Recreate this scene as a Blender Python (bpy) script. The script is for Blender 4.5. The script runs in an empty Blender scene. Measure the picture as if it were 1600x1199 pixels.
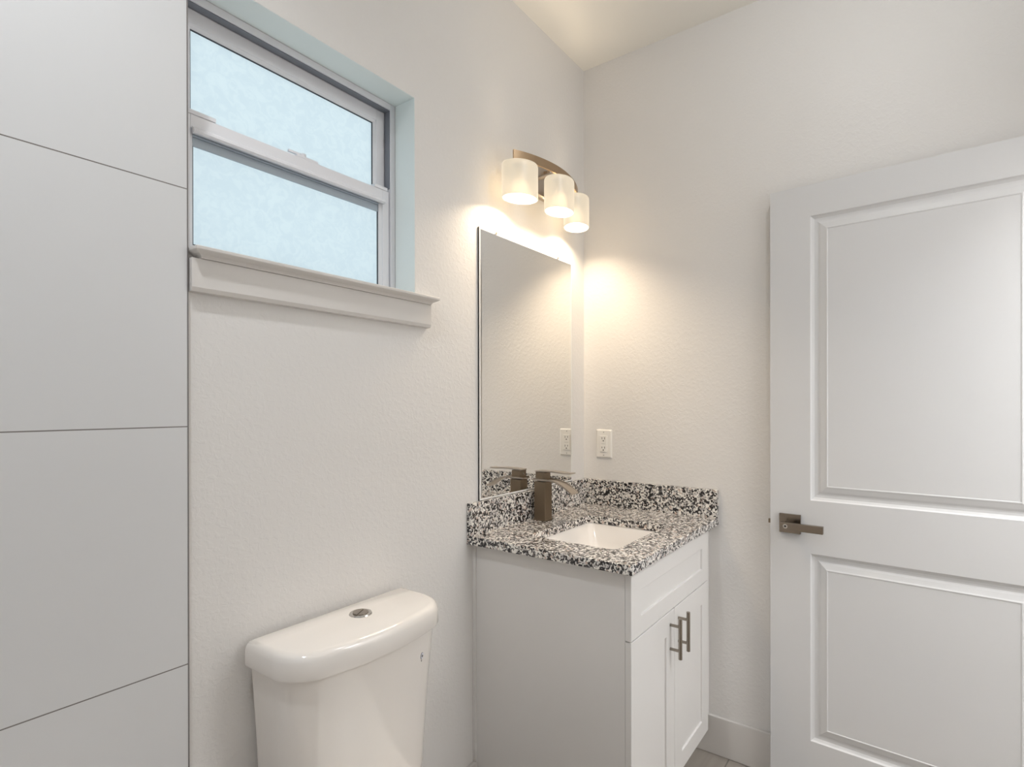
import bpy, bmesh, math, random
from mathutils import Vector, Matrix
from math import sin, cos, pi, radians, sqrt

random.seed(4)
S = bpy.context.scene
COL = S.collection

# ------------------------------------------------------------------ camera
CAM = (-2.1267, -1.1765, 1.3035)
YAW, PITCH, ROLL, FPX, SHY = 0.9367, -0.0016, -0.0014, 869.31, 34.71
cd = bpy.data.cameras.new('camera')
cd.sensor_fit = 'HORIZONTAL'
cd.sensor_width = 36.0
cd.lens = FPX / 1600 * 36.0
cd.shift_y = SHY / 1600
cd.clip_start = 0.02
cam = bpy.data.objects.new('camera', cd)
COL.objects.link(cam)
cam.matrix_world = (Matrix.Translation(CAM) @ Matrix.Rotation(-YAW, 4, 'Z')
                    @ Matrix.Rotation(pi / 2 + PITCH, 4, 'X') @ Matrix.Rotation(ROLL, 4, 'Z'))
S.camera = cam

# ------------------------------------------------------------------ world, exposure
S.view_settings.view_transform = 'Standard'
S.view_settings.look = 'None'
S.view_settings.gamma = 1
S.view_settings.exposure = 0.32
S.view_settings.use_curve_mapping = False
w = bpy.data.worlds.new('world')
S.world = w
w.use_nodes = True
wb = w.node_tree.nodes['Background']
wb.inputs[0].default_value = (0.82, 0.94, 1.0, 1)      # bright overcast daylight outside the frosted window
wb.inputs[1].default_value = 1.02
S.cycles.use_denoising = True
S.cycles.max_bounces = 10
S.cycles.diffuse_bounces = 6
S.cycles.glossy_bounces = 5
S.cycles.transmission_bounces = 8
S.cycles.sample_clamp_indirect = 6.0
S.cycles.caustics_reflective = False
S.cycles.caustics_refractive = False

WARM = (1.0, 0.84, 0.65)
NEUT = (0.945, 0.975, 1.0)
P_CAN, P_MID, P_BULB, P_HALL = 47.0, 4.6, 11.5, 35.0


def lamp(name, kind, loc, power, color, size=0.05, parent=None, origin=(0, 0, 0), spot=None):
    ld = bpy.data.lights.new(name, kind)
    ld.energy = power
    ld.color = color
    if kind == 'AREA':
        ld.shape = 'DISK'
        ld.size = size
    else:
        ld.shadow_soft_size = size
    if kind == 'SPOT':
        ld.spot_size = radians(spot[0])
        ld.spot_blend = spot[1]
    o = bpy.data.objects.new(name, ld)
    COL.objects.link(o)
    if parent:
        o.parent = parent
    o.location = [loc[i] - origin[i] for i in range(3)]
    return o


# ------------------------------------------------------------------ materials
def nodes_of(name):
    m = bpy.data.materials.new(name)
    m.use_nodes = True
    nt = m.node_tree
    b = nt.nodes['Principled BSDF']
    return m, nt, b


def N(nt, kind, **kw):
    n = nt.nodes.new(kind)
    for k, v in kw.items():
        setattr(n, k, v)
    return n


def plain(name, col, rough=0.5, metal=0.0, bump=0.0, bscale=200.0, spec=0.5, coat=0.0, var=0.0, dist=0.002, detail=3):
    m, nt, b = nodes_of(name)
    b.inputs['Base Color'].default_value = (*col, 1)
    b.inputs['Roughness'].default_value = rough
    b.inputs['Metallic'].default_value = metal
    b.inputs['Specular IOR Level'].default_value = spec
    b.inputs['Coat Weight'].default_value = coat
    b.inputs['Coat Roughness'].default_value = 0.06
    tc = N(nt, 'ShaderNodeTexCoord')
    if bump:
        ns = N(nt, 'ShaderNodeTexNoise')
        ns.inputs['Scale'].default_value = bscale
        ns.inputs['Detail'].default_value = detail
        bp = N(nt, 'ShaderNodeBump')
        bp.inputs['Strength'].default_value = bump
        bp.inputs['Distance'].default_value = dist
        nt.links.new(tc.outputs['Object'], ns.inputs['Vector'])
        nt.links.new(ns.outputs[0], bp.inputs['Height'])
        nt.links.new(bp.outputs[0], b.inputs['Normal'])
    if var:
        ns2 = N(nt, 'ShaderNodeTexNoise')
        ns2.inputs['Scale'].default_value = 2.3
        ns2.inputs['Detail'].default_value = 4
        mx = N(nt, 'ShaderNodeMix', data_type='RGBA')
        mx.inputs[6].default_value = (*[c * (1 - var) for c in col], 1)
        mx.inputs[7].default_value = (*[min(1, c * (1 + var)) for c in col], 1)
        nt.links.new(tc.outputs['Object'], ns2.inputs['Vector'])
        nt.links.new(ns2.outputs[0], mx.inputs[0])
        nt.links.new(mx.outputs[2], b.inputs['Base Color'])
    return m


def wall_paint():
    """Knockdown-textured pale greige wall paint."""
    m, nt, b = nodes_of('wall paint')
    b.inputs['Base Color'].default_value = (0.745, 0.728, 0.71, 1)
    b.inputs['Roughness'].default_value = 0.48
    b.inputs['Specular IOR Level'].default_value = 0.35
    tc = N(nt, 'ShaderNodeTexCoord')
    a = N(nt, 'ShaderNodeTexNoise')
    a.inputs['Scale'].default_value = 75
    a.inputs['Detail'].default_value = 4
    a.inputs['Distortion'].default_value = 0.6
    r = N(nt, 'ShaderNodeValToRGB')
    r.color_ramp.elements[0].position = 0.46
    r.color_ramp.elements[1].position = 0.62
    f = N(nt, 'ShaderNodeTexNoise')
    f.inputs['Scale'].default_value = 320
    ad = N(nt, 'ShaderNodeMath', operation='MULTIPLY_ADD')
    ad.inputs[1].default_value = 0.35
    bp = N(nt, 'ShaderNodeBump')
    bp.inputs['Strength'].default_value = 0.22
    bp.inputs['Distance'].default_value = 0.0012
    for q in (a, f):
        nt.links.new(tc.outputs['Object'], q.inputs['Vector'])
    nt.links.new(a.outputs[0], r.inputs[0])
    nt.links.new(f.outputs[0], ad.inputs[0])
    nt.links.new(r.outputs[0], ad.inputs[2])
    nt.links.new(ad.outputs[0], bp.inputs['Height'])
    nt.links.new(bp.outputs[0], b.inputs['Normal'])
    return m


def tile_mat():
    """Large pale matte tiles with thin horizontal joints every 0.47 m."""
    m, nt, b = nodes_of('large wall tile')
    b.inputs['Roughness'].default_value = 0.32
    tc = N(nt, 'ShaderNodeTexCoord')
    sp = N(nt, 'ShaderNodeSeparateXYZ')
    nt.links.new(tc.outputs['Object'], sp.inputs[0])
    a = N(nt, 'ShaderNodeMath', operation='SUBTRACT')
    a.inputs[1].default_value = 0.7916 - 0.4697 * 4
    d = N(nt, 'ShaderNodeMath', operation='DIVIDE')
    d.inputs[1].default_value = 0.4697
    fr = N(nt, 'ShaderNodeMath', operation='FRACT')
    pp = N(nt, 'ShaderNodeMath', operation='SUBTRACT')
    pp.inputs[1].default_value = 0.5
    ab = N(nt, 'ShaderNodeMath', operation='ABSOLUTE')
    g = N(nt, 'ShaderNodeMath', operation='GREATER_THAN')
    g.inputs[1].default_value = 0.5 - 0.0011 / 0.4697
    nt.links.new(sp.outputs[2], a.inputs[0])
    nt.links.new(a.outputs[0], d.inputs[0])
    nt.links.new(d.outputs[0], fr.inputs[0])
    nt.links.new(fr.outputs[0], pp.inputs[0])
    nt.links.new(pp.outputs[0], ab.inputs[0])
    nt.links.new(ab.outputs[0], g.inputs[0])
    mx = N(nt, 'ShaderNodeMix', data_type='RGBA')
    mx.inputs[6].default_value = (0.66, 0.663, 0.67, 1)
    mx.inputs[7].default_value = (0.19, 0.175, 0.165, 1)
    nt.links.new(g.outputs[0], mx.inputs[0])
    nt.links.new(mx.outputs[2], b.inputs['Base Color'])
    bp = N(nt, 'ShaderNodeBump', invert=True)
    bp.inputs['Strength'].default_value = 0.5
    bp.inputs['Distance'].default_value = 0.001
    nt.links.new(g.outputs[0], bp.inputs['Height'])
    nt.links.new(bp.outputs[0], b.inputs['Normal'])
    return m


def granite_mat():
    m, nt, b = nodes_of('speckled granite')
    b.inputs['Roughness'].default_value = 0.22
    b.inputs['Specular IOR Level'].default_value = 0.6
    b.inputs['Coat Weight'].default_value = 0.3
    b.inputs['Coat Roughness'].default_value = 0.12
    tc = N(nt, 'ShaderNodeTexCoord')
    nz = N(nt, 'ShaderNodeTexNoise')
    nz.inputs['Scale'].default_value = 85
    nz.inputs['Detail'].default_value = 2
    sc = N(nt, 'ShaderNodeVectorMath', operation='SCALE')
    sc.inputs[3].default_value = 0.018
    ad = N(nt, 'ShaderNodeVectorMath', operation='ADD')
    nt.links.new(tc.outputs['Object'], nz.inputs['Vector'])
    nt.links.new(nz.outputs[1], sc.inputs[0])
    nt.links.new(tc.outputs['Object'], ad.inputs[0])
    nt.links.new(sc.outputs[0], ad.inputs[1])
    v = N(nt, 'ShaderNodeTexVoronoi')
    v.inputs['Scale'].default_value = 172
    nt.links.new(ad.outputs[0], v.inputs['Vector'])
    s2 = N(nt, 'ShaderNodeSeparateColor')
    nt.links.new(v.outputs['Color'], s2.inputs[0])
    r = N(nt, 'ShaderNodeValToRGB')
    r.color_ramp.interpolation = 'CONSTANT'
    e = r.color_ramp.elements
    e[0].position = 0.0
    e[0].color = (0.012, 0.011, 0.014, 1)
    e[1].position = 0.38
    e[1].color = (0.13, 0.12, 0.12, 1)
    for p_, c_ in ((0.44, (0.40, 0.385, 0.38, 1)), (0.55, (0.66, 0.63, 0.60, 1)), (0.75, (0.86, 0.83, 0.78, 1)),
                   (0.95, (0.55, 0.44, 0.38, 1))):
        q = e.new(p_)
        q.color = c_
    nt.links.new(s2.outputs[0], r.inputs[0])
    nt.links.new(r.outputs[0], b.inputs['Base Color'])
    return m


def floor_mat():
    m, nt, b = nodes_of('wood look plank floor')
    b.inputs['Roughness'].default_value = 0.4
    tc = N(nt, 'ShaderNodeTexCoord')
    br = N(nt, 'ShaderNodeTexBrick')
    br.inputs['Scale'].default_value = 1.0
    br.inputs['Brick Width'].default_value = 0.9
    br.inputs['Row Height'].default_value = 0.152
    br.inputs['Mortar Size'].default_value = 0.0025
    br.inputs['Color1'].default_value = (0.26, 0.235, 0.21, 1)
    br.inputs['Color2'].default_value = (0.36, 0.33, 0.30, 1)
    br.inputs['Mortar'].default_value = (0.16, 0.15, 0.14, 1)
    mp = N(nt, 'ShaderNodeMapping')
    mp.inputs['Scale'].default_value = (2.0, 22, 2)
    nz = N(nt, 'ShaderNodeTexNoise')
    nz.inputs['Scale'].default_value = 1.6
    nz.inputs['Detail'].default_value = 6
    mx = N(nt, 'ShaderNodeMix', data_type='RGBA', blend_type='MULTIPLY')
    mx.inputs[0].default_value = 0.75
    rr = N(nt, 'ShaderNodeValToRGB')
    rr.color_ramp.elements[0].color = (0.55, 0.53, 0.5, 1)
    rr.color_ramp.elements[1].color = (1.15, 1.12, 1.08, 1)
    nt.links.new(tc.outputs['Object'], br.inputs['Vector'])
    nt.links.new(tc.outputs['Object'], mp.inputs[0])
    nt.links.new(mp.outputs[0], nz.inputs['Vector'])
    nt.links.new(nz.outputs[0], rr.inputs[0])
    nt.links.new(br.outputs[0], mx.inputs[6])
    nt.links.new(rr.outputs[0], mx.inputs[7])
    nt.links.new(mx.outputs[2], b.inputs['Base Color'])
    return m


def frosted_pane():
    """Obscured window glass: daylight scatters through it."""
    m, nt, b = nodes_of('frosted window glass')
    nt.nodes.remove(b)
    out = nt.nodes['Material Output']
    tr = N(nt, 'ShaderNodeBsdfTranslucent')
    gl = N(nt, 'ShaderNodeBsdfGlossy')
    gl.inputs['Roughness'].default_value = 0.5
    mx = N(nt, 'ShaderNodeMixShader')
    mx.inputs[0].default_value = 0.02
    tc = N(nt, 'ShaderNodeTexCoord')
    nz = N(nt, 'ShaderNodeTexNoise')
    nz.inputs['Scale'].default_value = 42
    nz.inputs['Detail'].default_value = 5
    nz.inputs['Distortion'].default_value = 1.5
    r = N(nt, 'ShaderNodeValToRGB')
    r.color_ramp.elements[0].position = 0.42
    r.color_ramp.elements[1].position = 0.60
    r.color_ramp.elements[0].color = (0.80, 0.83, 0.84, 1)
    r.color_ramp.elements[1].color = (0.84, 0.865, 0.865, 1)
    nt.links.new(tc.outputs['Object'], nz.inputs['Vector'])
    nt.links.new(nz.outputs[0], r.inputs[0])
    nt.links.new(r.outputs[0], tr.inputs[0])
    nt.links.new(tr.outputs[0], mx.inputs[1])
    nt.links.new(gl.outputs[0], mx.inputs[2])
    nt.links.new(mx.outputs[0], out.inputs[0])
    return m


def glow_glass(name, col, strength, clear=0.0):
    """Thin opal glass of a lit lamp; part of the light passes straight through."""
    m, nt, b = nodes_of(name)
    if clear:
        tp = N(nt, 'ShaderNodeBsdfTransparent')
        tp.inputs[0].default_value = (1.0, 0.96, 0.88, 1)
        mx = N(nt, 'ShaderNodeMixShader')
        mx.inputs[0].default_value = clear
        nt.links.new(b.outputs[0], mx.inputs[1])
        nt.links.new(tp.outputs[0], mx.inputs[2])
        nt.links.new(mx.outputs[0], nt.nodes['Material Output'].inputs[0])
    b.inputs['Base Color'].default_value = (0.12, 0.11, 0.10, 1)
    b.inputs['Roughness'].default_value = 0.35
    b.inputs['Emission Color'].default_value = (*col, 1)
    b.inputs['Emission Strength'].default_value = strength
    return m


def brushed(name, col, rough=0.3):
    m, nt, b = nodes_of(name)
    b.inputs['Base Color'].default_value = (*col, 1)
    b.inputs['Metallic'].default_value = 1.0
    tc = N(nt, 'ShaderNodeTexCoord')
    mp = N(nt, 'ShaderNodeMapping')
    mp.inputs['Scale'].default_value = (60, 60, 900)
    nz = N(nt, 'ShaderNodeTexNoise')
    nz.inputs['Scale'].default_value = 1
    mr = N(nt, 'ShaderNodeMapRange')
    mr.inputs[3].default_value = rough * 0.92
    mr.inputs[4].default_value = rough * 1.12
    nt.links.new(tc.outputs['Object'], mp.inputs[0])
    nt.links.new(mp.outputs[0], nz.inputs['Vector'])
    nt.links.new(nz.outputs[0], mr.inputs[0])
    nt.links.new(mr.outputs[0], b.inputs['Roughness'])
    return m


M = dict(
    wall=wall_paint(),
    ceil=plain('ceiling paint', (0.86, 0.845, 0.80), 0.8, bump=0.15, bscale=120),
    trim=plain('warm white trim paint', (0.66, 0.635, 0.61), 0.35, bump=0.02, bscale=60),
    door=plain('pale grey door paint', (0.65, 0.65, 0.655), 0.42, bump=0.03, bscale=300, dist=0.0005),
    cab=plain('white cabinet lacquer', (0.74, 0.725, 0.71), 0.28, bump=0.01, bscale=30),
    vinyl=plain('white window vinyl', (0.76, 0.76, 0.79), 0.35, bump=0.01, bscale=50),
    gasket=plain('dark rubber gasket', (0.05, 0.06, 0.07), 0.6, bump=0.1, bscale=300),
    reveal=plain('daylit reveal tint', (0.80, 0.86, 0.85), 0.6, bump=0.08, bscale=180),
    china=plain('white glazed ceramic', (0.80, 0.765, 0.73), 0.12, coat=0.6, bump=0.01, bscale=12, dist=0.001),
    plastic=plain('white plastic', (0.82, 0.80, 0.76), 0.3, bump=0.01, bscale=80),
    slot=plain('dark slot', (0.02, 0.015, 0.012), 0.6, bump=0.05, bscale=200),
    grey=plain('grey print', (0.40, 0.38, 0.36), 0.6, bump=0.02, bscale=200),
    edge=plain('mirror edge', (0.03, 0.03, 0.03), 0.25, bump=0.02, bscale=200),
    tile=tile_mat(), granite=granite_mat(), floor=floor_mat(), pane=frosted_pane(),
    shade=glow_glass('lit opal glass shade', (1.0, 0.89, 0.70), 0.48, 0.18),
    bulb=glow_glass('lit bulb', (1.0, 0.93, 0.80), 1.5, 0.55),
    lens=glow_glass('lit ceiling lens', (1.0, 0.98, 0.96), 2.0),
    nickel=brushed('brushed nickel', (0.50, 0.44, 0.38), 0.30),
    bronze=brushed('aged bronze nickel', (0.27, 0.21, 0.15), 0.36),
    lever=brushed('dark satin nickel', (0.27, 0.225, 0.18), 0.22),
    pull=brushed('satin nickel pull', (0.33, 0.29, 0.25), 0.25),
    chrome=brushed('chrome', (0.62, 0.60, 0.57), 0.12),
    tan=brushed('warm brushed nickel bar', (0.42, 0.30, 0.19), 0.35),
)
mm, nt, b = nodes_of('mirror silver')
b.inputs['Base Color'].default_value = (0.90, 0.90, 0.89, 1)
b.inputs['Metallic'].default_value = 1.0
nz = N(nt, 'ShaderNodeTexNoise')
nz.inputs['Scale'].default_value = 3
mr = N(nt, 'ShaderNodeMapRange')
mr.inputs[3].default_value = 0.0
mr.inputs[4].default_value = 0.004
nt.links.new(nz.outputs[0], mr.inputs[0])
nt.links.new(mr.outputs[0], b.inputs['Roughness'])
M['mirror'] = mm

# ------------------------------------------------------------------ builders
ORG = {}


def obj(name, bm, mat, parent=None, origin=None, smooth=False, sharp=40):
    """Link a bmesh given in world coordinates (or in the parent's local frame when the parent is rotated)."""
    bmesh.ops.recalc_face_normals(bm, faces=bm.faces[:])
    me = bpy.data.meshes.new(name)
    o = bpy.data.objects.new(name, me)
    COL.objects.link(o)
    if parent is not None:
        o.parent = parent
        og = Vector(ORG[parent.name])
        ORG[o.name] = og
    else:
        og = Vector(origin or (0, 0, 0))
        o.location = og
        ORG[o.name] = og
    bmesh.ops.translate(bm, verts=bm.verts[:], vec=-og)
    bm.to_mesh(me)
    bm.free()
    if isinstance(mat, (list, tuple)):
        for q in mat:
            me.materials.append(q)
    else:
        me.materials.append(mat)
    if smooth:
        for p in me.polygons:
            p.use_smooth = True
        me.set_sharp_from_angle(angle=radians(sharp))
    return o


def empty(name, loc, rz=0.0, local=False):
    o = bpy.data.objects.new(name, None)
    o.empty_display_size = 0.05
    COL.objects.link(o)
    o.location = loc
    o.rotation_euler = (0, 0, rz)
    ORG[o.name] = Vector((0, 0, 0)) if local else Vector(loc)
    return o


def tag(o, label=None, cat=None, group=None, kind=None):
    if label:
        o['label'] = label
    if cat:
        o['category'] = cat
    if group:
        o['group'] = group
    if kind:
        o['kind'] = kind
    return o


def box(bm, x0, x1, y0, y1, z0, z1, bev=0.0, seg=2, mi=0):
    r = bmesh.ops.create_cube(bm, size=1.0)
    vs = r['verts']
    for v in vs:
        v.co = Vector(((x0 + x1) / 2 + v.co.x * (x1 - x0), (y0 + y1) / 2 + v.co.y * (y1 - y0),
                       (z0 + z1) / 2 + v.co.z * (z1 - z0)))
    fs = set(f for v in vs for f in v.link_faces)
    for f in fs:
        f.material_index = mi
    if bev:
        es = list(set(e for v in vs for e in v.link_edges))
        bmesh.ops.bevel(bm, geom=es, offset=bev, segments=seg, profile=0.5, affect='EDGES')
    return bm


def B(*a, **k):
    return box(bmesh.new(), *a, **k)


def cyl(bm, p0, p1, r, seg=24, r2=None, caps=True):
    p0, p1 = Vector(p0), Vector(p1)
    d = p1 - p0
    L = d.length
    q = d.to_track_quat('Z', 'Y').to_matrix().to_4x4()
    m = Matrix.Translation((p0 + p1) / 2) @ q
    bmesh.ops.create_cone(bm, cap_ends=caps, cap_tris=False, segments=seg, radius1=r,
                          radius2=r if r2 is None else r2, depth=L, matrix=m)
    return bm


def bridge(bm, la, lb, mi=0):
    n = len(la)
    for i in range(n):
        f = bm.faces.new((la[i], la[(i + 1) % n], lb[(i + 1) % n], lb[i]))
        f.material_index = mi


def loop(bm, pts):
    return [bm.verts.new(p) for p in pts]


def loft(bm, rings, cap0=True, cap1=True):
    ls = [loop(bm, r) for r in rings]
    for a, b_ in zip(ls, ls[1:]):
        bridge(bm, a, b_)
    if cap0:
        bm.faces.new(ls[0][::-1])
    if cap1:
        bm.faces.new(ls[-1])
    return ls


def rrect(x0, x1, y0, y1, r, seg=6):
    """Rounded rectangle outline, counter-clockwise."""
    P = []
    for cx, cy, a0 in ((x1 - r, y0 + r, -90), (x1 - r, y1 - r, 0), (x0 + r, y1 - r, 90), (x0 + r, y0 + r, 180)):
        for i in range(seg + 1):
            a = radians(a0 + 90 * i / seg)
            P.append((cx + r * cos(a), cy + r * sin(a)))
    return P


def extr_profile(bm, prof, fn0, fn1):
    """Sweep a closed profile between two end mappings."""
    a = loop(bm, [fn0(p) for p in prof])
    b_ = loop(bm, [fn1(p) for p in prof])
    bridge(bm, a, b_)
    bm.faces.new(a[::-1])
    bm.faces.new(b_)
    return bm


# ------------------------------------------------------------------ the room
H = 2.7475
XL, YF = -2.44, -1.585          # shower end wall, wall with the doorway
TX = -1.6185                    # edge of the tiled area
WX0, WX1, WZ0, WZ1 = -1.6185, -0.9985, 1.600, 2.190   # window opening
RD = 0.14                       # wall depth behind the plaster

bm = bmesh.new()
box(bm, XL - 0.1, WX0, 0, RD, 0, H)
box(bm, WX1, 0.1, 0, RD, 0, H)
box(bm, WX0, WX1, 0, RD, 0, WZ0)
box(bm, WX0, WX1, 0, RD, WZ1, H)
tag(obj('wall_back', bm, M['wall']), kind='structure')
tag(obj('wall_right', B(0, 0.1, YF - 0.1, 0.0, 0, H), M['wall']), kind='structure')
tag(obj('wall_left', B(XL - 0.1, XL, YF - 0.1, 0.0, 0, H), M['tile']), kind='structure')
bm = bmesh.new()
box(bm, XL - 0.1, -0.93, YF - 0.1, YF, 0, H)
box(bm, -0.93, 0.0, YF - 0.1, YF, 2.045, H)
box(bm, -0.095, 0.0, YF - 0.1, YF, 0, 2.045)
tag(obj('wall_front', bm, M['wall']), kind='structure')
tag(obj('ceiling', B(XL - 0.1, 0.1, YF - 0.1, RD, H, H + 0.1), M['ceil']), kind='structure')
tag(obj('floor', B(XL - 0.1, 0.1, YF - 1.3, RD, -0.1, 0), M['floor']), kind='structure')
# hallway behind the doorway
bm = bmesh.new()
box(bm, -1.35, -1.25, YF - 1.3, YF - 0.1, 0, 2.6)
box(bm, 0.0, 0.1, YF - 1.3, YF - 0.1, 0, 2.6)
box(bm, -1.35, 0.1, YF - 1.4, YF - 1.3, 0, 2.6)
tag(obj('wall_hallway', bm, M['wall']), kind='structure')
tag(obj('ceiling_hallway', B(-1.35, 0.1, YF - 1.4, YF - 0.1, 2.6, 2.7), M['ceil']), kind='structure')

# tiled part of the back wall, standing 8 mm proud of the plaster
tag(obj('wall_tiled', B(XL, TX - 0.0025, -0.008, 0.0, 0, H), M['tile']), kind='structure')
tag(obj('trim_1', B(TX - 0.0025, TX, -0.0085, 0.0, 0, H),
        plain('grey edge caulk', (0.20, 0.185, 0.18), 0.5, bump=0.05, bscale=150)), kind='structure')


def baseboard(name, x0, x1, y0, y1):
    bm = bmesh.new()
    box(bm, x0, x1, y0, y1, 0, 0.143, bev=0.003)
    tag(obj(name, bm, M['trim']), kind='structure')


baseboard('baseboard_right', -0.014, 0.0, YF, -0.4705)
baseboard('baseboard_back', TX, -0.742, -0.014, 0.0)
baseboard('baseboard_front', -1.6, -0.99, YF, YF + 0.014)

# doorway casing
bm = bmesh.new()
box(bm, -0.992, -0.932, YF, YF + 0.016, 0, 2.045, bev=0.003)
box(bm, -0.992, -0.02, YF, YF + 0.016, 2.047, 2.107, bev=0.003)
tag(obj('trim_2', bm, M['trim']), kind='structure')

# ------------------------------------------------------------------ window
win = empty('window_1', ((WX0 + WX1) / 2, 0.09, WZ0))
tag(win, kind='structure')
cx = (WX0 + WX1) / 2


def frame_ring(bm, x0, x1, z0, z1, w_, y0, y1, wb_=None, wt=None, bev=0.001):
    wb_ = w_ if wb_ is None else wb_
    wt = w_ if wt is None else wt
    box(bm, x0, x0 + w_, y0, y1, z0, z1, bev=bev, seg=1)
    box(bm, x1 - w_, x1, y0, y1, z0, z1, bev=bev, seg=1)
    box(bm, x0 + w_, x1 - w_, y0, y1, z1 - wt, z1, bev=bev, seg=1)
    box(bm, x0 + w_, x1 - w_, y0, y1, z0, z0 + wb_, bev=bev, seg=1)


e_ = 0.0008
bm = bmesh.new()
frame_ring(bm, WX0 + e_, WX1 - e_, WZ0 + e_, WZ1 - e_, 0.0175, 0.082, 0.138, wb_=0.02)
obj('frame', bm, M['vinyl'], win)
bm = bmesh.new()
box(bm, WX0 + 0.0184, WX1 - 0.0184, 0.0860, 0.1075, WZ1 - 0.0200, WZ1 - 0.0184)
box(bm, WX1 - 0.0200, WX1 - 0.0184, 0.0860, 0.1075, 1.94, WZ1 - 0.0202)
obj('shade_strip', bm, plain('painted frame shade', (0.20, 0.21, 0.24), 0.5, bump=0.03, bscale=120), win)  # dark strips paint the shade on the frame's inner faces
# upper sash, set back
ux0, ux1, uz0, uz1 = WX0 + 0.020, WX1 - 0.020, 1.90, WZ1 - 0.020
bm = bmesh.new()
frame_ring(bm, ux0, ux1, uz0, uz1, 0.030, 0.108, 0.134, wb_=0.03, wt=0.032)
up = obj('upper_sash', bm, M['vinyl'], win)
bm = bmesh.new()
# sloping glazing bead inside the sash
bx0, bx1, bz0, bz1 = ux0 + 0.030, ux1 - 0.030, uz0 + 0.03, uz1 - 0.032
def bead(bm, x0, x1, z0, z1, w_, y0, y1):
    o1 = loop(bm, [(x0, y0, z0), (x1, y0, z0), (x1, y0, z1), (x0, y0, z1)])
    o2 = loop(bm, [(x0 + w_, y1, z0 + w_), (x1 - w_, y1, z0 + w_), (x1 - w_, y1, z1 - w_), (x0 + w_, y1, z1 - w_)])
    o3 = loop(bm, [(x0 + w_, y1 + 0.004, z0 + w_), (x1 - w_, y1 + 0.004, z0 + w_), (x1 - w_, y1 + 0.004, z1 - w_), (x0 + w_, y1 + 0.004, z1 - w_)])
    o4 = loop(bm, [(x0, y1 + 0.004, z0), (x1, y1 + 0.004, z0), (x1, y1 + 0.004, z1), (x0, y1 + 0.004, z1)])
    bridge(bm, o1, o2); bridge(bm, o2, o3); bridge(bm, o3, o4); bridge(bm, o4, o1)
bead(bm, bx0, bx1, bz0, bz1, 0.0075, 0.110, 0.1145)
obj('glazing_bead', bm, M['vinyl'], up)
bm = bmesh.new()
frame_ring(bm, bx0 + 0.0065, bx1 - 0.0065, bz0 + 0.0065, bz1 - 0.0065, 0.0030, 0.1165, 0.1195, bev=0)
obj('gasket', bm, M['gasket'], up)
obj('pane', B(bx0 + 0.002, bx1 - 0.002, 0.120, 0.124, bz0 + 0.002, bz1 - 0.002), M['pane'], up)
# lower sash, in front
lx0, lx1, lz0, lz1 = WX0 + 0.0215, WX1 - 0.0215, WZ0 + 0.021, 1.930
bm = bmesh.new()
frame_ring(bm, lx0, lx1, lz0, lz1, 0.024, 0.086, 0.1065, wb_=0.022, wt=0.030)
# finger lip running under the meeting rail
prof = [(0.0860, 1.905), (0.0775, 1.899), (0.0765, 1.893), (0.0800, 1.889), (0.0860, 1.889)]
extr_profile(bm, prof, lambda p: (lx0 + 0.028, p[0], p[1]), lambda p: (lx1 - 0.020, p[0], p[1]))
lo = obj('lower_sash', bm, M['vinyl'], win)
bm = bmesh.new()
bead(bm, lx0 + 0.024, lx1 - 0.024, lz0 + 0.022, lz1 - 0.030, 0.008, 0.089, 0.095)
obj('glazing_bead', bm, M['vinyl'], lo)
bm = bmesh.new()
box(bm, lx0 + 0.0325, lx1 - 0.0325, 0.0930, 0.0998, lz1 - 0.0440, lz1 - 0.0385, bev=0.001, seg=1)
box(bm, lx0 + 0.0325, lx1 - 0.0325, 0.0965, 0.1001, lz1 - 0.0640, lz1 - 0.0442, bev=0.001, seg=1)
obj('shaded_rail_bars', bm, plain('painted rail shade', (0.40, 0.46, 0.52), 0.4, bump=0.03, bscale=120), lo)  # stand-in for the upper rail behind glass, shade put into its grey
bm = bmesh.new()
frame_ring(bm, lx0 + 0.0312, lx1 - 0.0312, lz0 + 0.0292, lz1 - 0.0372, 0.0035, 0.0975, 0.1000, bev=0)
obj('gasket', bm, M['gasket'], lo)
obj('pane', B(lx0 + 0.026, lx1 - 0.026, 0.1002, 0.1035, lz0 + 0.024, lz1 - 0.032), M['pane'], lo)
for xa, xb in ((lx0, lx0 + 0.078), (lx1 - 0.055, lx1 - 0.006)):
    obj('tilt_latch', B(xa + 0.001, xb, 0.0845, 0.104, lz1 + 0.0003, lz1 + 0.010, bev=0.0015), M['vinyl'], lo)
bm = bmesh.new()
box(bm, cx - 0.010, cx + 0.052, 0.088, 0.104, lz1 + 0.0003, lz1 + 0.007, bev=0.0015)
box(bm, cx - 0.030, cx + 0.002, 0.092, 0.099, lz1 + 0.007, lz1 + 0.013, bev=0.001)
cyl(bm, (cx + 0.012, 0.096, lz1 + 0.006), (cx + 0.012, 0.096, lz1 + 0.014), 0.008, 16)
obj('sash_lock', bm, M['vinyl'], lo)

# reveals of the opening, the pane's cool daylight painted into their colour
bm = bmesh.new()
box(bm, WX0 + e_, WX1 - e_, 0.0005, 0.0815, WZ1 - 0.0012, WZ1 - 0.0002)
box(bm, WX1 - 0.0012, WX1 - 0.0002, 0.0005, 0.0815, WZ0, WZ1 - 0.0014)
tag(obj('trim_3', bm, M['reveal']), kind='structure')

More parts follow.
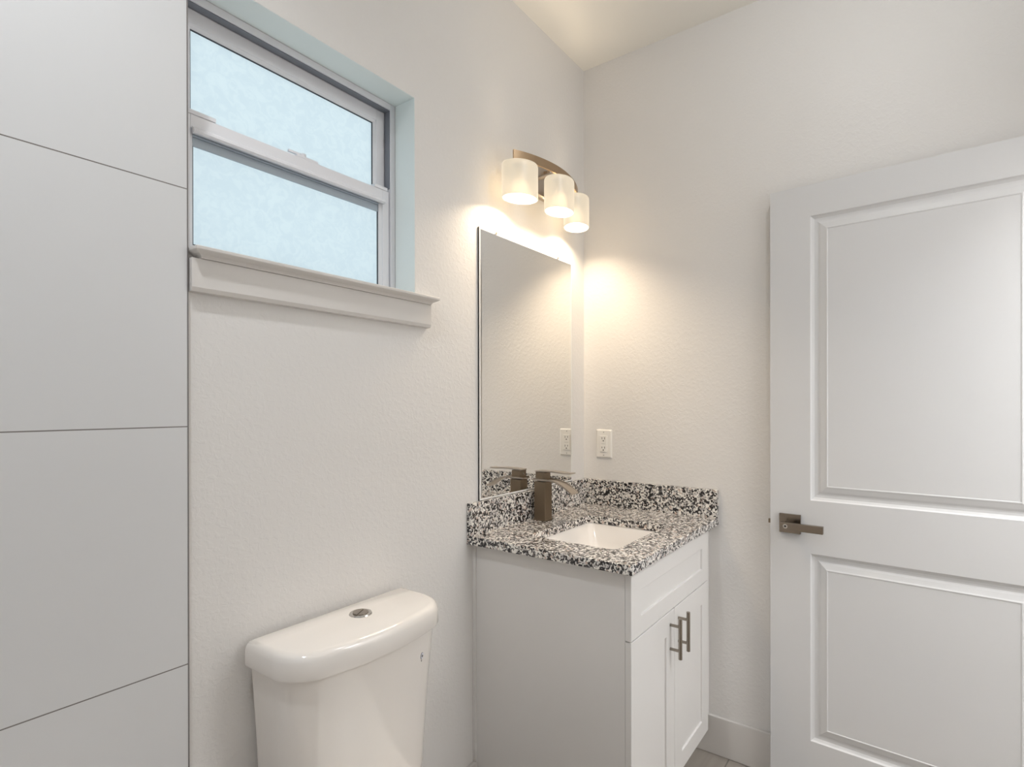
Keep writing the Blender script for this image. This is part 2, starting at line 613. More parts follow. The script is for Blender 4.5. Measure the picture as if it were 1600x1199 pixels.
# stool and apron under the window
sill = empty('trim_4', (cx, 0, 1.529))
tag(sill, kind='structure')
SX0, SX1, SZ = -1.617, -0.9365, 1.6175
prof = [(0.080, SZ), (-0.0385, SZ), (-0.0400, SZ - 0.0015), (-0.0400, SZ - 0.0065), (-0.0385, SZ - 0.0085),
        (-0.0330, SZ - 0.0120), (-0.0265, SZ - 0.0150), (-0.0235, SZ - 0.0185), (-0.0225, SZ - 0.0210)]
bm = bmesh.new()
front = [(y, z) for y, z in prof[1:]]
# board with the moulded nose returned around both ends
def nose_ring(y, z):
    d_ = -y                    # how far the moulding stands from the wall
    k = d_ - 0.0225
    return [(SX0 + 0.0175 - k, 0.0, z), (SX0 + 0.0175 - k, y, z), (SX1 - 0.0175 + k, y, z), (SX1 - 0.0175 + k, 0.0, z)]
rings = [nose_ring(y, z) for y, z in front]
loft(bm, rings)
box(bm, WX0 + 0.001, WX1 - 0.0014, 0.0005, 0.0815, SZ - 0.017, SZ)
obj('window_stool', bm, M['trim'], sill)
bm = bmesh.new()
ap = [(0.0, SZ - 0.0215), (-0.0185, SZ - 0.0215), (-0.0185, 1.5385), (-0.0155, 1.5300), (0.0, 1.5290)]
extr_profile(bm, ap, lambda p: (SX0 + 0.0005, p[0], p[1]), lambda p: (-0.9515, p[0], p[1]))
obj('apron', bm, M['trim'], sill)

# ------------------------------------------------------------------ open door
DA = -0.0562
door = empty('door_1', (-0.054, -0.7576, 0), math.atan2(-cos(DA), sin(DA)), local=True)
tag(door, kind='structure')
DW, DT, DZ0, DZ1 = 0.8135, 0.035, 0.012, 2.0305
bm = bmesh.new()
pan = [(0.124, 0.6895, 0.986, 1.926), (0.124, 0.6895, 0.190, 0.810)]
steps = [(0.0, 0.0), (0.004, 0.0045), (0.011, 0.0090), (0.018, 0.0098), (0.023, 0.0092), (0.030, 0.0058),
         (0.044, 0.0022), (0.047, 0.0008), (0.0495, 0.0008), (0.051, 0.0020)]


def door_face(bm, sgn):
    def Y(d_):
        return d_ if sgn < 0 else DT - d_
    xs = [0, 0.124, 0.6895, DW]
    zs = [DZ0, 0.190, 0.810, 0.986, 1.926, DZ1]
    g = {}
    for i, x in enumerate(xs):
        for j, z in enumerate(zs):
            g[i, j] = bm.verts.new((x, Y(0), z))
    for i in range(3):
        for j in range(5):
            if i == 1 and j in (1, 3):
                continue
            bm.faces.new((g[i, j], g[i + 1, j], g[i + 1, j + 1], g[i, j + 1]))
    for j in (1, 3):
        prev = [g[1, j], g[2, j], g[2, j + 1], g[1, j + 1]]
        x0, x1, z0, z1 = xs[1], xs[2], zs[j], zs[j + 1]
        for s, d_ in steps[1:]:
            cur = loop(bm, [(x0 + s, Y(d_), z0 + s), (x1 - s, Y(d_), z0 + s), (x1 - s, Y(d_), z1 - s), (x0 + s, Y(d_), z1 - s)])
            bridge(bm, prev, cur)
            prev = cur
        bm.faces.new(prev)
    # outline loop in order for closing the slab
    o = [g[i, 0] for i in range(4)] + [g[3, j] for j in range(1, 6)] + [g[i, 5] for i in (2, 1, 0)] + [g[0, j] for j in (4, 3, 2, 1)]
    return o


la = door_face(bm, -1)
lb = door_face(bm, 1)
bridge(bm, la, lb)
obj('door_leaf', bm, M['door'], door)
# lever set on the room side, and a plain one on the far side
LZ = 0.9005
for side, sgn, yb in (('room', -1, 0.0), ('wall', 1, DT)):
    bm = bmesh.new()
    if sgn < 0:
        box(bm, 0.030, 0.096, -0.0085, 0.0, LZ - 0.030, LZ + 0.034, bev=0.001)
        hs = obj('door_handle', bm, M['lever'], door)
        bm = bmesh.new()
        cyl(bm, (0.062, -0.0085, LZ + 0.001), (0.062, -0.040, LZ + 0.001), 0.0135, 32)
        box(bm, 0.044, 0.1705, -0.054, -0.040, LZ - 0.0125, LZ + 0.0125, bev=0.0012)
        obj('lever', bm, M['lever'], hs)
        bm = bmesh.new()
        cyl(bm, (0.060, -0.054, LZ + 0.0005), (0.060, -0.0555, LZ + 0.0005), 0.0075, 24)
        q = obj('privacy_button', bm, M['chrome'], hs)
        bm = bmesh.new()
        cyl(bm, (0.060, -0.0555, LZ + 0.0005), (0.060, -0.0560, LZ + 0.0005), 0.0032, 16)
        obj('emergency_slot', bm, M['slot'], hs)
bm = bmesh.new()
box(bm, -0.0007, 0.0, 0.006, 0.029, LZ - 0.028, LZ + 0.028)
fp = obj('latch_plate', bm, M['nickel'], door)
bm = bmesh.new()
pr = [(0.0113, LZ - 0.007), (0.0237, LZ - 0.007), (0.0237, LZ + 0.007), (0.0113, LZ + 0.007)]
loft(bm, [[(-0.0007, y, z) for y, z in pr], [(-0.004, y, z) for y, z in pr],
          [(-0.0095, min(y, 0.0150), z) for y, z in pr]])
obj('latch_bolt', bm, M['bronze'], door)
for z in (0.25, 1.02, 1.80):
    bm = bmesh.new()
    cyl(bm, (DW + 0.004, DT + 0.004, z - 0.045), (DW + 0.004, DT + 0.004, z + 0.045), 0.006, 16)
    box(bm, DW, DW + 0.002, 0.004, DT, z - 0.045, z + 0.045)
    obj('hinge', bm, M['nickel'], door)

# ------------------------------------------------------------------ vanity cabinet
CX0, CYF, ZT, TH = -0.739, -0.533, 0.8821, 0.0272
ZU = ZT - TH
cab = empty('vanity_cabinet', (-0.39, -0.27, 0))
tag(cab, 'white shaker vanity cabinet with two doors under the granite top', 'cabinet')
bm = bmesh.new()
t_ = 0.018
box(bm, CX0, CX0 + t_, CYF, -0.0005, 0.0, ZU - 0.0002)
box(bm, -0.078, -0.060, CYF, -0.0005, 0.105, ZU - 0.0002)
box(bm, -0.078, -0.060, -0.455, -0.0005, 0.0, 0.105)
box(bm, CX0 + t_, -0.078, -0.012, -0.0005, 0.0, ZU - 0.0002)
box(bm, CX0 + t_, -0.078, CYF, -0.012, 0.105, 0.123)
box(bm, CX0 + t_, -0.078, CYF, CYF + 0.018, 0.645, 0.675)
box(bm, CX0 + t_, -0.078, CYF, CYF + 0.018, ZU - 0.03, ZU - 0.0002)
obj('carcass', bm, M['cab'], cab)
bm = bmesh.new()
box(bm, -0.0598, -0.0008, CYF, CYF + 0.018, 0.135, ZU - 0.0002)
obj('filler_strip', bm, M['cab'], cab)
obj('toe_kick', B(CX0 + t_ + 0.0003, -0.0155, -0.47, -0.4553, 0.0, 0.104), M['cab'], cab)
obj('scribe_strip', B(CX0 - 0.006, CX0 - 0.0002, -0.012, -0.0005, 0.0, ZU - 0.001), M['cab'], cab)


def shaker(bm, x0, x1, z0, z1, yf, yb, sw, rt, rb, rec=0.006):
    """Shaker front: frame with a recessed flat panel, edges eased."""
    def L(x_0, x_1, z_0, z_1, y):
        return loop(bm, [(x_0, y, z_0), (x_1, y, z_0), (x_1, y, z_1), (x_0, y, z_1)])
    e = 0.0012
    l0 = L(x0, x1, z0, z1, yb)
    l1 = L(x0, x1, z0, z1, yf + e)
    l2 = L(x0 + e, x1 - e, z0 + e, z1 - e, yf)
    a0, a1, c0, c1 = x0 + sw, x1 - sw, z0 + rb, z1 - rt
    l3 = L(a0, a1, c0, c1, yf)
    l4 = L(a0 + 0.0012, a1 - 0.0012, c0 + 0.0012, c1 - 0.0012, yf + 0.001)
    l5 = L(a0 + 0.0015, a1 - 0.0015, c0 + 0.0015, c1 - 0.0015, yf + rec)
    for p, q in ((l0, l1), (l1, l2), (l2, l3), (l3, l4), (l4, l5)):
        bridge(bm, p, q)
    bm.faces.new(l5)
    bm.faces.new(l0[::-1])
    return bm


YFR = -0.5510
YBK = CYF - 0.0006
obj('drawer_front', shaker(bmesh.new(), -0.7380, -0.0730, 0.6660, 0.8480, YFR, YBK, 0.066, 0.056, 0.052), M['cab'], cab)
for x0, x1, hx in ((-0.7380, -0.4150, -0.452), (-0.4120, -0.0720, -0.380)):
    d_ = obj('cabinet_door', shaker(bmesh.new(), x0, x1, 0.118, 0.6625, YFR, YBK, 0.066, 0.068, 0.058), M['cab'], cab)
    bm = bmesh.new()
    zb_, zt_ = 0.523, 0.647
    cyl(bm, (hx, -0.583, zb_), (hx, -0.583, zt_), 0.0058, 24)
    for z in (zb_ + 0.025, zt_ - 0.025):
        cyl(bm, (hx, YFR + 0.0005, z), (hx, -0.582, z), 0.0045, 20)
    obj('pull_handle', bm, M['pull'], d_, smooth=True)

# ------------------------------------------------------------------ countertop and sink
TX0, TYF = -0.7731, -0.5683
top = empty('countertop', (-0.387, -0.28, ZU))
tag(top, 'black white and grey speckled granite countertop with backsplash on the vanity', 'countertop')
SK = (-0.650, -0.245, -0.462, -0.158)     # cut-out x0 x1 y0 y1


def slab_hole(outer, inner, z0, z1, bev=0.0):
    bm = bmesh.new()
    vo = loop(bm, [(x, y, z1) for x, y in outer])
    vi = loop(bm, [(x, y, z1) for x, y in inner])
    es = [bm.edges.new((vo[i], vo[(i + 1) % len(vo)])) for i in range(len(vo))]
    es += [bm.edges.new((vi[i], vi[(i + 1) % len(vi)])) for i in range(len(vi))]
    bmesh.ops.triangle_fill(bm, use_beauty=True, edges=es)
    fs = bm.faces[:]
    r = bmesh.ops.duplicate(bm, geom=bm.verts[:] + bm.edges[:] + fs)
    mp = r['vert_map']
    lo_o = [mp[v] for v in vo]
    lo_i = [mp[v] for v in vi]
    for v in lo_o + lo_i:
        v.co.z = z0
    bridge(bm, vo, lo_o)
    bridge(bm, vi, lo_i)
    bmesh.ops.recalc_face_normals(bm, faces=bm.faces[:])
    if bev:
        ee = [e for e in bm.edges if len(e.link_faces) == 2 and e.calc_face_angle(0) > 1.0
              and (abs(e.verts[0].co.z - e.verts[1].co.z) < 1e-6)]
        bmesh.ops.bevel(bm, geom=ee, offset=bev, segments=2, profile=0.5, affect='EDGES')
    return bm


outer = [(TX0, -0.0005), (TX0, TYF + 0.004), (TX0 + 0.004, TYF), (-0.0008, TYF), (-0.0008, -0.0005)]
inner = rrect(*SK, 0.022, 6)
obj('slab', slab_hole(outer, inner, ZU, ZT, 0.002), M['granite'], top)
ZB = ZT + 0.1045
obj('backsplash', B(TX0, -0.0008, -0.0205, -0.0005, ZT + 0.0002, ZB, bev=0.0012), M['granite'], top)
obj('backsplash', B(-0.0208, -0.0008, TYF, -0.0208, ZT + 0.0002, ZB, bev=0.0012), M['granite'], top)

sx0, sx1, sy0, sy1 = SK
bm = bmesh.new()


def rr3(x0, x1, y0, y1, r, z):
    return [(x, y, z) for x, y in rrect(x0, x1, y0, y1, r, 6)]


zr = ZU - 0.0004
rings = [rr3(sx0 - .022, sx1 + .022, sy0 - .022, sy1 + .022, .03, zr),
         rr3(sx0 - .002, sx1 + .002, sy0 - .002, sy1 + .002, .024, zr),
         rr3(sx0 + .002, sx1 - .002, sy0 + .002, sy1 - .002, .024, zr - .006),
         rr3(sx0 + .020, sx1 - .020, sy0 + .022, sy1 - .022, .026, zr - .060),
         rr3(sx0 + .034, sx1 - .034, sy0 + .038, sy1 - .038, .030, zr - .092),
         rr3(sx0 + .052, sx1 - .052, sy0 + .056, sy1 - .056, .030, zr - .104),
         rr3(sx0 + .110, sx1 - .110, sy0 + .105, sy1 - .105, .030, zr - .110)]
outr = [rr3(sx0 + .110, sx1 - .110, sy0 + .105, sy1 - .105, .030, zr - .120),
        rr3(sx0 + .045, sx1 - .045, sy0 + .050, sy1 - .050, .036, zr - .114),
        rr3(sx0 + .008, sx1 - .008, sy0 + .008, sy1 - .008, .036, zr - .060),
        rr3(sx0 - .010, sx1 + .010, sy0 - .010, sy1 + .010, .030, zr - .010),
        rr3(sx0 - .022, sx1 + .022, sy0 - .022, sy1 + .022, .030, zr - .010)]
ls = [loop(bm, r) for r in rings + outr]
for a, c in zip(ls, ls[1:]):
    bridge(bm, a, c)
bridge(bm, ls[-1], ls[0])
bm.faces.new(ls[len(rings) - 1])
bm.faces.new(ls[len(rings)])
scx, scy = (sx0 + sx1) / 2, (sy0 + sy1) / 2
sink = empty('sink', (scx, scy, zr - .12))
tag(sink, 'white rectangular undermount sink basin set in the granite countertop', 'sink')
obj('basin', bm, M['china'], sink, smooth=True, sharp=35)
bm = bmesh.new()
cyl(bm, (scx, scy, zr - .110), (scx, scy, zr - .1065), 0.022, 32)
cyl(bm, (scx, scy, zr - .1065), (scx, scy, zr - .1035), 0.014, 32, r2=0.012)
obj('drain', bm, M['nickel'], sink, smooth=True)

# ------------------------------------------------------------------ faucet
fx, fy = -0.4190, -0.0610
fau = empty('faucet', (fx, fy, ZT))
tag(fau, 'square brushed nickel single lever waterfall faucet behind the sink', 'faucet')
hw = 0.0225
zs_ = 1.0240
bm = bmesh.new()
box(bm, fx - hw, fx + hw, fy - 0.024, fy + 0.024, ZT + 0.0003, zs_, bev=0.0012)
box(bm, fx - hw - 0.002, fx + hw + 0.002, fy - 0.026, fy + 0.026, ZT + 0.0002, ZT + 0.005, bev=0.001)
obj('body', bm, M['bronze'], fau)
# open waterfall spout: a shallow trough sweeping forward and down
bm = bmesh.new()
path = []
for i in range(15):
    t = i / 14
    y = fy + 0.032 - t * 0.165
    dn = max(0.0, (t - 0.42) / 0.58)
    z = zs_ + 0.005 - 0.040 * dn ** 1.9
    wv = hw + 0.003 * t
    path.append((y, z, wv))
sec = []
for y, z, wv in path:
    side = 0.005
    P = [(-wv, side), (-wv + 0.002, side), (-wv + 0.0022, 0.0012), (wv - 0.0022, 0.0012), (wv - 0.002, side), (wv, side), (wv, -0.0015), (-wv, -0.0015)]
    sec.append([(fx + a, y, z + c) for a, c in P])
loft(bm, sec)
obj('spout', bm, M['nickel'], fau, smooth=True, sharp=30)  # paler metal than the body: lamp light put into the spout's colour
bm = bmesh.new()
box(bm, fx - hw + 0.003, fx + hw - 0.003, fy - 0.020, fy + 0.020, zs_ + 0.0035, 1.058, bev=0.001)
hb = obj('handle_block', bm, M['bronze'], fau)
bm = bmesh.new()
sec = []
for i in range(13):
    t = i / 12
    y = fy + 0.022 - t * 0.148
    z = 1.0605 + 0.004 * sin(t * pi * 1.0) - 0.004 * t + (0.004 * max(0, (t - .8) / .2))
    wv = 0.0205 - 0.002 * t
    sec.append([(fx - wv, y, z + 0.002), (fx + wv, y, z + 0.002), (fx + wv, y, z - 0.002), (fx - wv, y, z - 0.002)])
loft(bm, sec)
obj('lever', bm, M['nickel'], fau, smooth=True, sharp=30)  # lever's paler metal also has the lamp's brightness painted in
bm = bmesh.new()
cyl(bm, (fx, fy + 0.0198, 1.045), (fx, fy + 0.0208, 1.045), 0.0028, 12)
obj('set_screw', bm, M['chrome'], fau)

# ------------------------------------------------------------------ mirror
mx0, mx1, mz0, mz1 = -0.7165, -0.1145, 0.9875, 1.8905
mir = empty('mirror', ((mx0 + mx1) / 2, -0.0005, mz0))
tag(mir, 'tall frameless rectangular wall mirror above the granite backsplash', 'mirror')
bm = bmesh.new()


def rl(d_, y):
    return loop(bm, [(mx0 + d_, y, mz0 + d_), (mx1 - d_, y, mz0 + d_), (mx1 - d_, y, mz1 - d_), (mx0 + d_, y, mz1 - d_)])


l0, l1, l2, la_, l3 = rl(0, -0.0008), rl(0, -0.0055), rl(0.0006, -0.0060), rl(0.0060, -0.0064), rl(0.013, -0.0068)
bridge(bm, l0, l1, 1)
bridge(bm, l1, l2, 1)
bridge(bm, l2, la_, 2)
bridge(bm, la_, l3, 0)
f = bm.faces.new(l3)
f = bm.faces.new(l0[::-1])
f.material_index = 1
obj('glass', bm, [M['mirror'], M['edge'], plain('painted bevel glint', (0.92, 0.92, 0.90), 0.2, bump=0.01, bscale=50)], mir)  # outer bevel band painted white in place of its bright reflection
for x in (-0.628, -0.228):
    obj('clip', B(x - 0.005, x + 0.005, -0.0095, -0.0005, mz1 - 0.0045, mz1 + 0.004, bev=0.001), M['plastic'], mir)
    obj('clip_screw', cyl(bmesh.new(), (x, -0.0095, mz1 - 0.0010), (x, -0.0105, mz1 - 0.0010), 0.0035, 16), M['bronze'], mir)

# ------------------------------------------------------------------ outlet
oy0, oy1, oz0, oz1 = -0.1335, -0.0605, 1.0790, 1.1985
oy, oz = (oy0 + oy1) / 2, (oz0 + oz1) / 2
out = empty('wall_outlet', (0, oy, oz))
tag(out, 'white double wall outlet above the granite backsplash', 'outlet')
bm = bmesh.new()
rg = [[(-0.0004, y, z) for y, z in rrect(oy0, oy1, oz0, oz1, .003, 3)],
      [(-0.0025, y, z) for y, z in rrect(oy0, oy1, oz0, oz1, .003, 3)],
      [(-0.0062, y, z) for y, z in rrect(oy0 + .005, oy1 - .005, oz0 + .005, oz1 - .005, .003, 3)]]
loft(bm, rg)
obj('cover_plate', bm, M['plastic'], out)
rc = obj('receptacle', B(-0.0095, -0.0060, oy - .0165, oy + .0165, oz - .0335, oz + .0335, bev=0.0008), M['plastic'], out)
bm = bmesh.new()
for s in (-1, 1):
    zc = oz + s * 0.0195
    obj('slot', B(-0.0099, -0.0094, oy - 0.0074, oy - 0.0052, zc - 0.001, zc + 0.008), M['slot'], rc)
    obj('slot', B(-0.0099, -0.0094, oy + 0.0052, oy + 0.0074, zc + 0.000, zc + 0.0075), M['slot'], rc)
    obj('ground_hole', cyl(bmesh.new(), (-0.0094, oy, zc - 0.007), (-0.0099, oy, zc - 0.007), 0.0027, 12), M['slot'], rc)
bm = bmesh.new()
for k in range(4):
    box(bm, -0.0098, -0.0094, oy - 0.009 + k * 0.005, oy - 0.0058 + k * 0.005, oz - 0.0012, oz + 0.0004)
obj('test_marks', bm, M['grey'], rc)
for s in (-1, 1):
    obj('screw', cyl(bmesh.new(), (-0.0060, oy, oz + s * 0.0485), (-0.0068, oy, oz + s * 0.0485), 0.0025, 12), M['grey'], out)

# ------------------------------------------------------------------ vanity light
BPX = -0.375
LX, LYM = -0.4120, -0.1280      # middle of the bowed bar
RB = 0.49
ZBAR0, ZBAR1 = 2.127, 2.157
ZS0, ZS1 = 1.996, 2.111
lt = empty('vanity_light', (LX, 0, 2.13))
tag(lt, 'three shade brushed nickel vanity light with a bowed bar above the mirror', 'wall lamp')


def arc(phi, r=RB):
    return (LX + r * sin(phi), LYM + RB - r * cos(phi))


bm = bmesh.new()
A = radians(25.8)
rings = []
for i in range(29):
    ph = -A + 2 * A * i / 28
    a, c = arc(ph, RB + 0.0035), arc(ph, RB - 0.0035)
    rings.append([(a[0], a[1], ZBAR0), (a[0], a[1], ZBAR1), (c[0], c[1], ZBAR1), (c[0], c[1], ZBAR0)])
loft(bm, rings)
bar = obj('bowed_bar', bm, M['tan'], lt, smooth=True, sharp=30)
bm = bmesh.new()
pl = [[(BPX + x, y_, 2.148 + z) for x, z in rrect(-.078 + q, .078 - q, -.060 + q, .060 - q, .012, 5)]
      for y_, q in ((-0.0005, 0), (-0.016, 0), (-0.022, 0.006))]
loft(bm, pl)
obj('backplate', bm, M['nickel'], lt, smooth=True, sharp=30)
bm = bmesh.new()
cyl(bm, (LX, -0.022, 2.140), (LX, LYM + 0.004, 2.140), 0.007, 24)
obj('arm', bm, M['nickel'], lt, smooth=True)
for x in (-0.337, -0.433):
    bm = bmesh.new()
    cyl(bm, (x, -0.022, 2.181), (x, -0.036, 2.181), 0.0165, 6, r2=0.0145)
    obj('cap_nut', bm, M['tan'], lt)

AS, BS = 0.0655, 0.0495
for k, ph in enumerate((-radians(22.8), 0.0, radians(22.8))):
    px_, py_ = arc(ph)
    tdir = Vector((cos(ph), sin(ph), 0))
    ndir = Vector((-sin(ph), cos(ph), 0))

    def ring(sc, z, n=48, off=0.0):
        return [tuple(Vector((px_, py_, z)) + tdir * ((AS - off) * sc * cos(2 * pi * i / n)) + ndir * ((BS - off) * sc * sin(2 * pi * i / n)))
                for i in range(n)]

    bm = bmesh.new()
    cyl(bm, (px_, py_, ZS1 - 0.001), (px_, py_, ZBAR0 + 0.001), 0.005, 16)
    cyl(bm, (px_, py_, ZS1 - 0.030), (px_, py_, ZS1 + 0.003), 0.013, 24)
    box(bm, px_ - 0.003, px_ + 0.003, py_ - BS + 0.002, py_ + BS - 0.002, ZS1 - 0.004, ZS1 - 0.001)
    obj('lamp_holder', bm, M['nickel'], lt, smooth=True)
    bm = bmesh.new()
    R = [ring(1, ZS0), ring(1, ZS1 - 0.008), ring(0.985, ZS1 - 0.003), ring(0.95, ZS1), ring(0.45, ZS1 + 0.0005),
         ring(0.45, ZS1 - 0.003), ring(0.93, ZS1 - 0.0035), ring(1, ZS1 - 0.010, off=0.003), ring(1, ZS0, off=0.003)]
    L_ = [loop(bm, r) for r in R]
    for a, c in zip(L_, L_[1:]):
        bridge(bm, a, c)
    bridge(bm, L_[-1], L_[0])
    obj('lamp_shade', bm, M['shade'], lt, smooth=True, sharp=50)
    bm = bmesh.new()
    prof = [(0.010, ZS1 - 0.030), (0.013, ZS1 - 0.040), (0.024, ZS1 - 0.058), (0.029, ZS1 - 0.075), (0.026, ZS1 - 0.092), (0.014, ZS1 - 0.102), (0.002, ZS1 - 0.105)]
    loft(bm, [[(px_ + r * cos(2 * pi * i / 24), py_ + r * sin(2 * pi * i / 24), z) for i in range(24)] for r, z in prof])
    obj('bulb', bm, M['bulb'], lt, smooth=True)
    lamp('bulb_light', 'POINT', (px_, py_, ZS1 - 0.070), P_BULB, WARM, 0.024, lt, (LX, 0, 2.13))

# ------------------------------------------------------------------ toilet
tcx = -1.288
to = empty('toilet', (tcx, -0.4, 0))
tag(to, 'white two piece toilet with push button tank lid below the window', 'toilet')


def dshape(hwid, yb, yf, bow, r, inset=0.0, n=10):
    """D-shaped outline: straight back, short sides, big rounded corners, bowed front."""
    P = []
    h = hwid - inset
    y0 = yb - inset * 0.6
    yfr = yf + inset
    P.append((-h, y0)); P.append((-h, (y0 + yfr + r) / 2))
    # left corner to front
    c = (-h + r, yfr + bow + r)
    for i in range(n + 1):
        a = radians(180 + 72 * i / n)
        P.append((c[0] + r * cos(a), c[1] + r * sin(a)))
    x0, y_0 = P[-1]
    for i in range(1, n):
        t = i / n
        x = x0 + (-2 * x0) * t
        k = 1 - ((x / x0) ** 2)
        P.append((x, y_0 + (yfr - y_0) * k))
    Q = [(-x, y) for x, y in P[:n + 3]][::-1]
    return P + Q


def dring(z, hwid, yb, yf, bow, r, inset=0.0):
    return [(tcx + x, y, z) for x, y in dshape(hwid, yb, yf, bow, r, inset)]


LZ1, LZ0 = 0.8030, 0.7485
bm = bmesh.new()
a = (0.2235, -0.018, -0.2215, 0.018, 0.085)
rings = [dring(LZ0, *a, inset=0.006), dring(LZ0, *a, inset=0.0015), dring(LZ0 + 0.004, *a), dring(LZ1 - 0.018, *a, inset=0.0008),
         dring(LZ1 - 0.009, *a, inset=0.0035), dring(LZ1 - 0.003, *a, inset=0.008), dring(LZ1, *a, inset=0.016)]
loft(bm, rings)
lid = obj('tank_lid', bm, M['china'], to, smooth=True, sharp=60)
bm = bmesh.new()
bcx, bcy = -1.268, -0.0935
cyl(bm, (bcx, bcy, LZ1 - 0.001), (bcx, bcy, LZ1 + 0.003), 0.0275, 40, r2=0.0255)
bt = obj('flush_button', bm, M['chrome'], lid, smooth=True, sharp=30)
bm = bmesh.new()
for s, h_ in ((1, 0.0022), (-1, 0.0012)):
    # two half-moon push plates with a slanted gap
    pts = []
    for i in range(17):
        a_ = pi * i / 16
        x, y = 0.0185 * cos(a_), 0.0008 + 0.0175 * sin(a_)
        if s < 0:
            y = -y
        ang = radians(28)
        pts.append((bcx + x * cos(ang) - y * sin(ang), bcy + x * sin(ang) + y * cos(ang)))
    loft(bm, [[(x, y, LZ1 + 0.003) for x, y in pts], [(x, y, LZ1 + 0.003 + h_) for x, y in pts]])
obj('push_plates', bm, M['pull'], lid)
bm = bmesh.new()
b0 = (0.2120, -0.024, -0.2090, 0.016, 0.080)
b1 = (0.2030, -0.026, -0.1960, 0.016, 0.075)
b2 = (0.1880, -0.030, -0.1760, 0.014, 0.068)
b3 = (0.1700, -0.034, -0.1600, 0.012, 0.060)
rings = [dring(0.345, *b3), dring(0.352, *b2), dring(0.40, 0.1940, -0.029, -0.1830, 0.015, 0.070), dring(0.60, *b1), dring(0.744, *b0)]
loft(bm, rings)
tank = obj('tank', bm, M['china'], to, smooth=True, sharp=60)
# small round maker's mark low on the tank's right front: ring, dark centre and a tail
tr_ = 0.0
mk = Vector((-1.1606, -0.1905, 0.6887))
nrm = Vector((0.222, -0.971, -0.093)).normalized()
side = Vector((0, 0, 1)).cross(nrm).normalized()
upv = nrm.cross(side).normalized()
if upv.z < 0:
    upv = -upv


def badge(bm, r0, r1, d0, cy_=0.0, n=24):
    pts = [[mk + nrm * d_ + side * (r * 0.60 * cos(2 * pi * i / n)) + upv * (cy_ + r * sin(2 * pi * i / n)) for i in range(n)]
           for r, d_ in ((r0, -0.006), (r0, d0), (r1, d0))]
    loft(bm, pts, cap0=True, cap1=True)
    return bm


MARK_POS = mk
obj('badge_ring', badge(bmesh.new(), 0.0085, 0.007, 0.0012), plain('badge outline grey', (0.30, 0.30, 0.34), 0.4, bump=0.02, bscale=90), tank)
obj('badge_face', badge(bmesh.new(), 0.0070, 0.006, 0.0016), plain('badge white', (0.85, 0.85, 0.92), 0.3, bump=0.02, bscale=90), tank)
obj('badge_centre', badge(bmesh.new(), 0.0036, 0.003, 0.0021), M['slot'], tank)
obj('badge_tail', badge(bmesh.new(), 0.0022, 0.002, 0.0012, cy_=-0.0125), M['grey'], tank)


# bowl, seat and lid (below the picture's lower edge)
def egg(z, w_, yb, yf, k=1.0, n=36):
    P = []
    yc = (yb + yf) / 2
    hl = (yb - yf) / 2
    for i in range(n):
        a_ = 2 * pi * i / n
        x = w_ * cos(a_)
        y = yc + hl * sin(a_)
        x *= 1 - 0.12 * max(0, -sin(a_))
        P.append((tcx + x, y, z))
    return P


bm = bmesh.new()
loft(bm, [egg(0.0, 0.115, -0.13, -0.56), egg(0.03, 0.112, -0.13, -0.555), egg(0.14, 0.100, -0.10, -0.50), egg(0.22, 0.115, -0.09, -0.54),
          egg(0.30, 0.150, -0.07, -0.64), egg(0.36, 0.178, -0.05, -0.69), egg(0.384, 0.182, -0.045, -0.70)])
obj('bowl', bm, M['china'], to, smooth=True, sharp=60)
bm = bmesh.new()
loft(bm, [egg(0.3845, 0.184, -0.225, -0.705), egg(0.404, 0.186, -0.225, -0.708)])
obj('seat', bm, M['plastic'], to, smooth=True, sharp=40)
bm = bmesh.new()
loft(bm, [egg(0.4045, 0.185, -0.222, -0.706), egg(0.416, 0.184, -0.224, -0.704), egg(0.421, 0.170, -0.24, -0.69)])
obj('seat_lid', bm, M['plastic'], to, smooth=True, sharp=40)

# ------------------------------------------------------------------ bathtub (unseen, added to bounce light into the room)
ux0, ux1, uy0, uy1 = XL + 0.001, -1.680, YF + 0.001, -0.0095
bm = bmesh.new()
def tubr(d_, r, z):
    return [(x, y, z) for x, y in rrect(ux0 + d_, ux1 - d_, uy0 + d_, uy1 - d_, r, 6)]
loft(bm, [tubr(0, .006, 0.0), tubr(0, .006, .495), tubr(.004, .01, .500), tubr(.060, .06, .500), tubr(.072, .08, .490), tubr(.095, .10, .30),
          tubr(.125, .12, .13), tubr(.19, .12, .10)])
obj_t = obj('bathtub', bm, M['china'], smooth=True, sharp=40, origin=((ux0 + ux1) / 2, (uy0 + uy1) / 2, 0))
tag(obj_t, 'added unseen white bathtub bouncing light beside the pale wall tiles', 'bathtub')

# ------------------------------------------------------------------ ceiling lights (out of the picture, above the camera side)


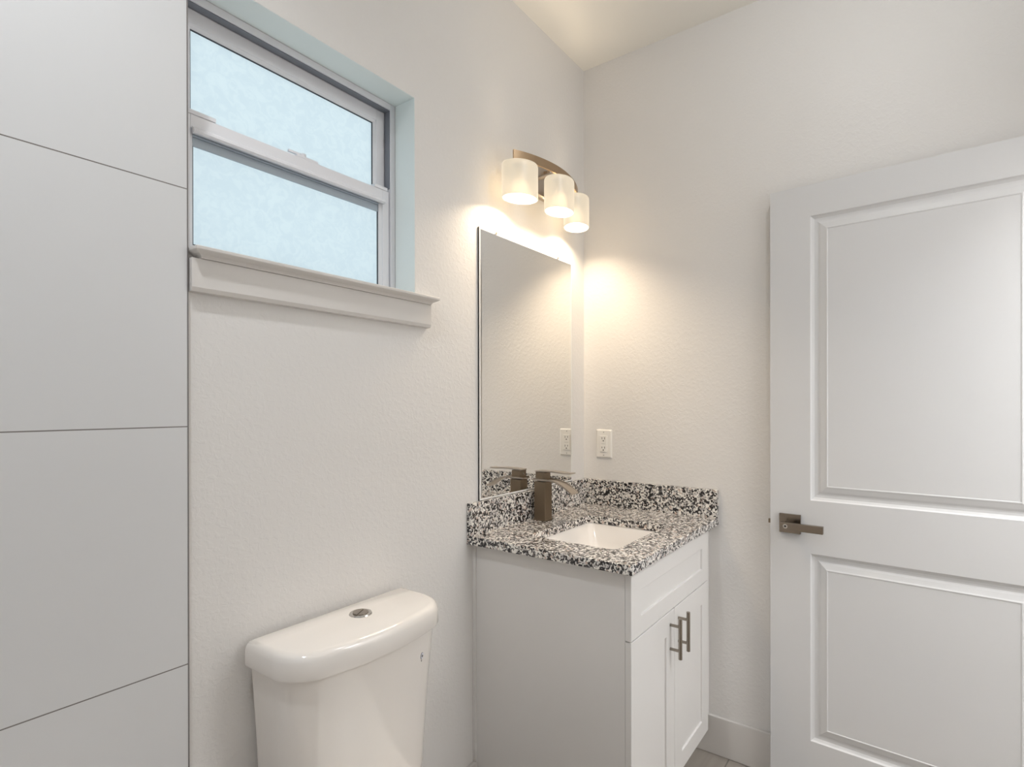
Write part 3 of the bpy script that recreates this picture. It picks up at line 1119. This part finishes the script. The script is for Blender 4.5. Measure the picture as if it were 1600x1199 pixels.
def can(x, y, z, power, label, cone=(150, 0.8)):
    t = empty('recessed_light', (x, y, z))
    tag(t, label, 'ceiling light')
    n = 40
    bm = bmesh.new()
    P = [(0.085, 0), (0.085, -0.003), (0.078, -0.006), (0.066, -0.006), (0.062, -0.001), (0.062, 0)]
    L_ = [loop(bm, [(x + r * cos(2 * pi * i / n), y + r * sin(2 * pi * i / n), z + dz) for i in range(n)]) for r, dz in P]
    for a_, c_ in zip(L_, L_[1:]):
        bridge(bm, a_, c_)
    obj('trim_ring', bm, M['plastic'], t, smooth=True)
    bm = bmesh.new()
    cyl(bm, (x, y, z - 0.002), (x, y, z - 0.0002), 0.0618, n)
    obj('lens', bm, M['lens'], t)
    lamp('ceiling_lamp', 'SPOT', (x, y, z - 0.012), power, NEUT, 0.05, t, (x, y, z), cone)


can(-2.05, -0.50, H, P_CAN, 'round white recessed ceiling light over the shower', (146, 1.0))
# made-up opal dome, added unseen to brighten the right wall and ceiling
dx_, dy_ = -0.75, -1.08
dm = empty('fill_dome', (dx_, dy_, H))
tag(dm, 'added unseen fill dome on the bathroom ceiling near the doorway', 'ceiling light')
obj('base_ring', cyl(bmesh.new(), (dx_, dy_, H - 0.022), (dx_, dy_, H - 0.0002), 0.155, 48), M['plastic'], dm)
bm = bmesh.new()
loft(bm, [[(dx_ + r * cos(2 * pi * i / 48), dy_ + r * sin(2 * pi * i / 48), H - 0.0222 - d_) for i in range(48)]
          for r, d_ in ((0.150, 0.0), (0.145, 0.018), (0.125, 0.036), (0.090, 0.050), (0.045, 0.058), (0.005, 0.060))])
obj('dome_glass', bm, M['lens'], dm, smooth=True)
lamp('fill_dome_lamp', 'POINT', (dx_, dy_, H - 0.125), P_MID, NEUT, 0.035, dm, (dx_, dy_, H))
# made-up lit panel, added in the hallway to send fill light through the doorway
hx, hy, hz = -0.6, YF - 0.72, 2.6
hl = empty('hallway_fill_panel', (hx, hy, hz))
tag(hl, 'added unseen fill panel on the hallway ceiling outside the doorway', 'ceiling light')
bm = bmesh.new()
box(bm, hx - 0.47, hx - 0.45, hy - 0.47, hy + 0.47, hz - 0.03, hz)
box(bm, hx + 0.45, hx + 0.47, hy - 0.47, hy + 0.47, hz - 0.03, hz)
box(bm, hx - 0.45, hx + 0.45, hy - 0.47, hy - 0.45, hz - 0.03, hz)
box(bm, hx - 0.45, hx + 0.45, hy + 0.45, hy + 0.47, hz - 0.03, hz)
obj('frame', bm, M['plastic'], hl)
obj('diffuser', B(hx - 0.4498, hx + 0.4498, hy - 0.4498, hy + 0.4498, hz - 0.012, hz - 0.0002), M['lens'], hl)
pl_ = lamp('panel_fill_lamp', 'AREA', (hx, hy, hz - 0.016), P_HALL, NEUT, 0.88, hl, (hx, hy, hz))
pl_.data.shape = 'SQUARE'
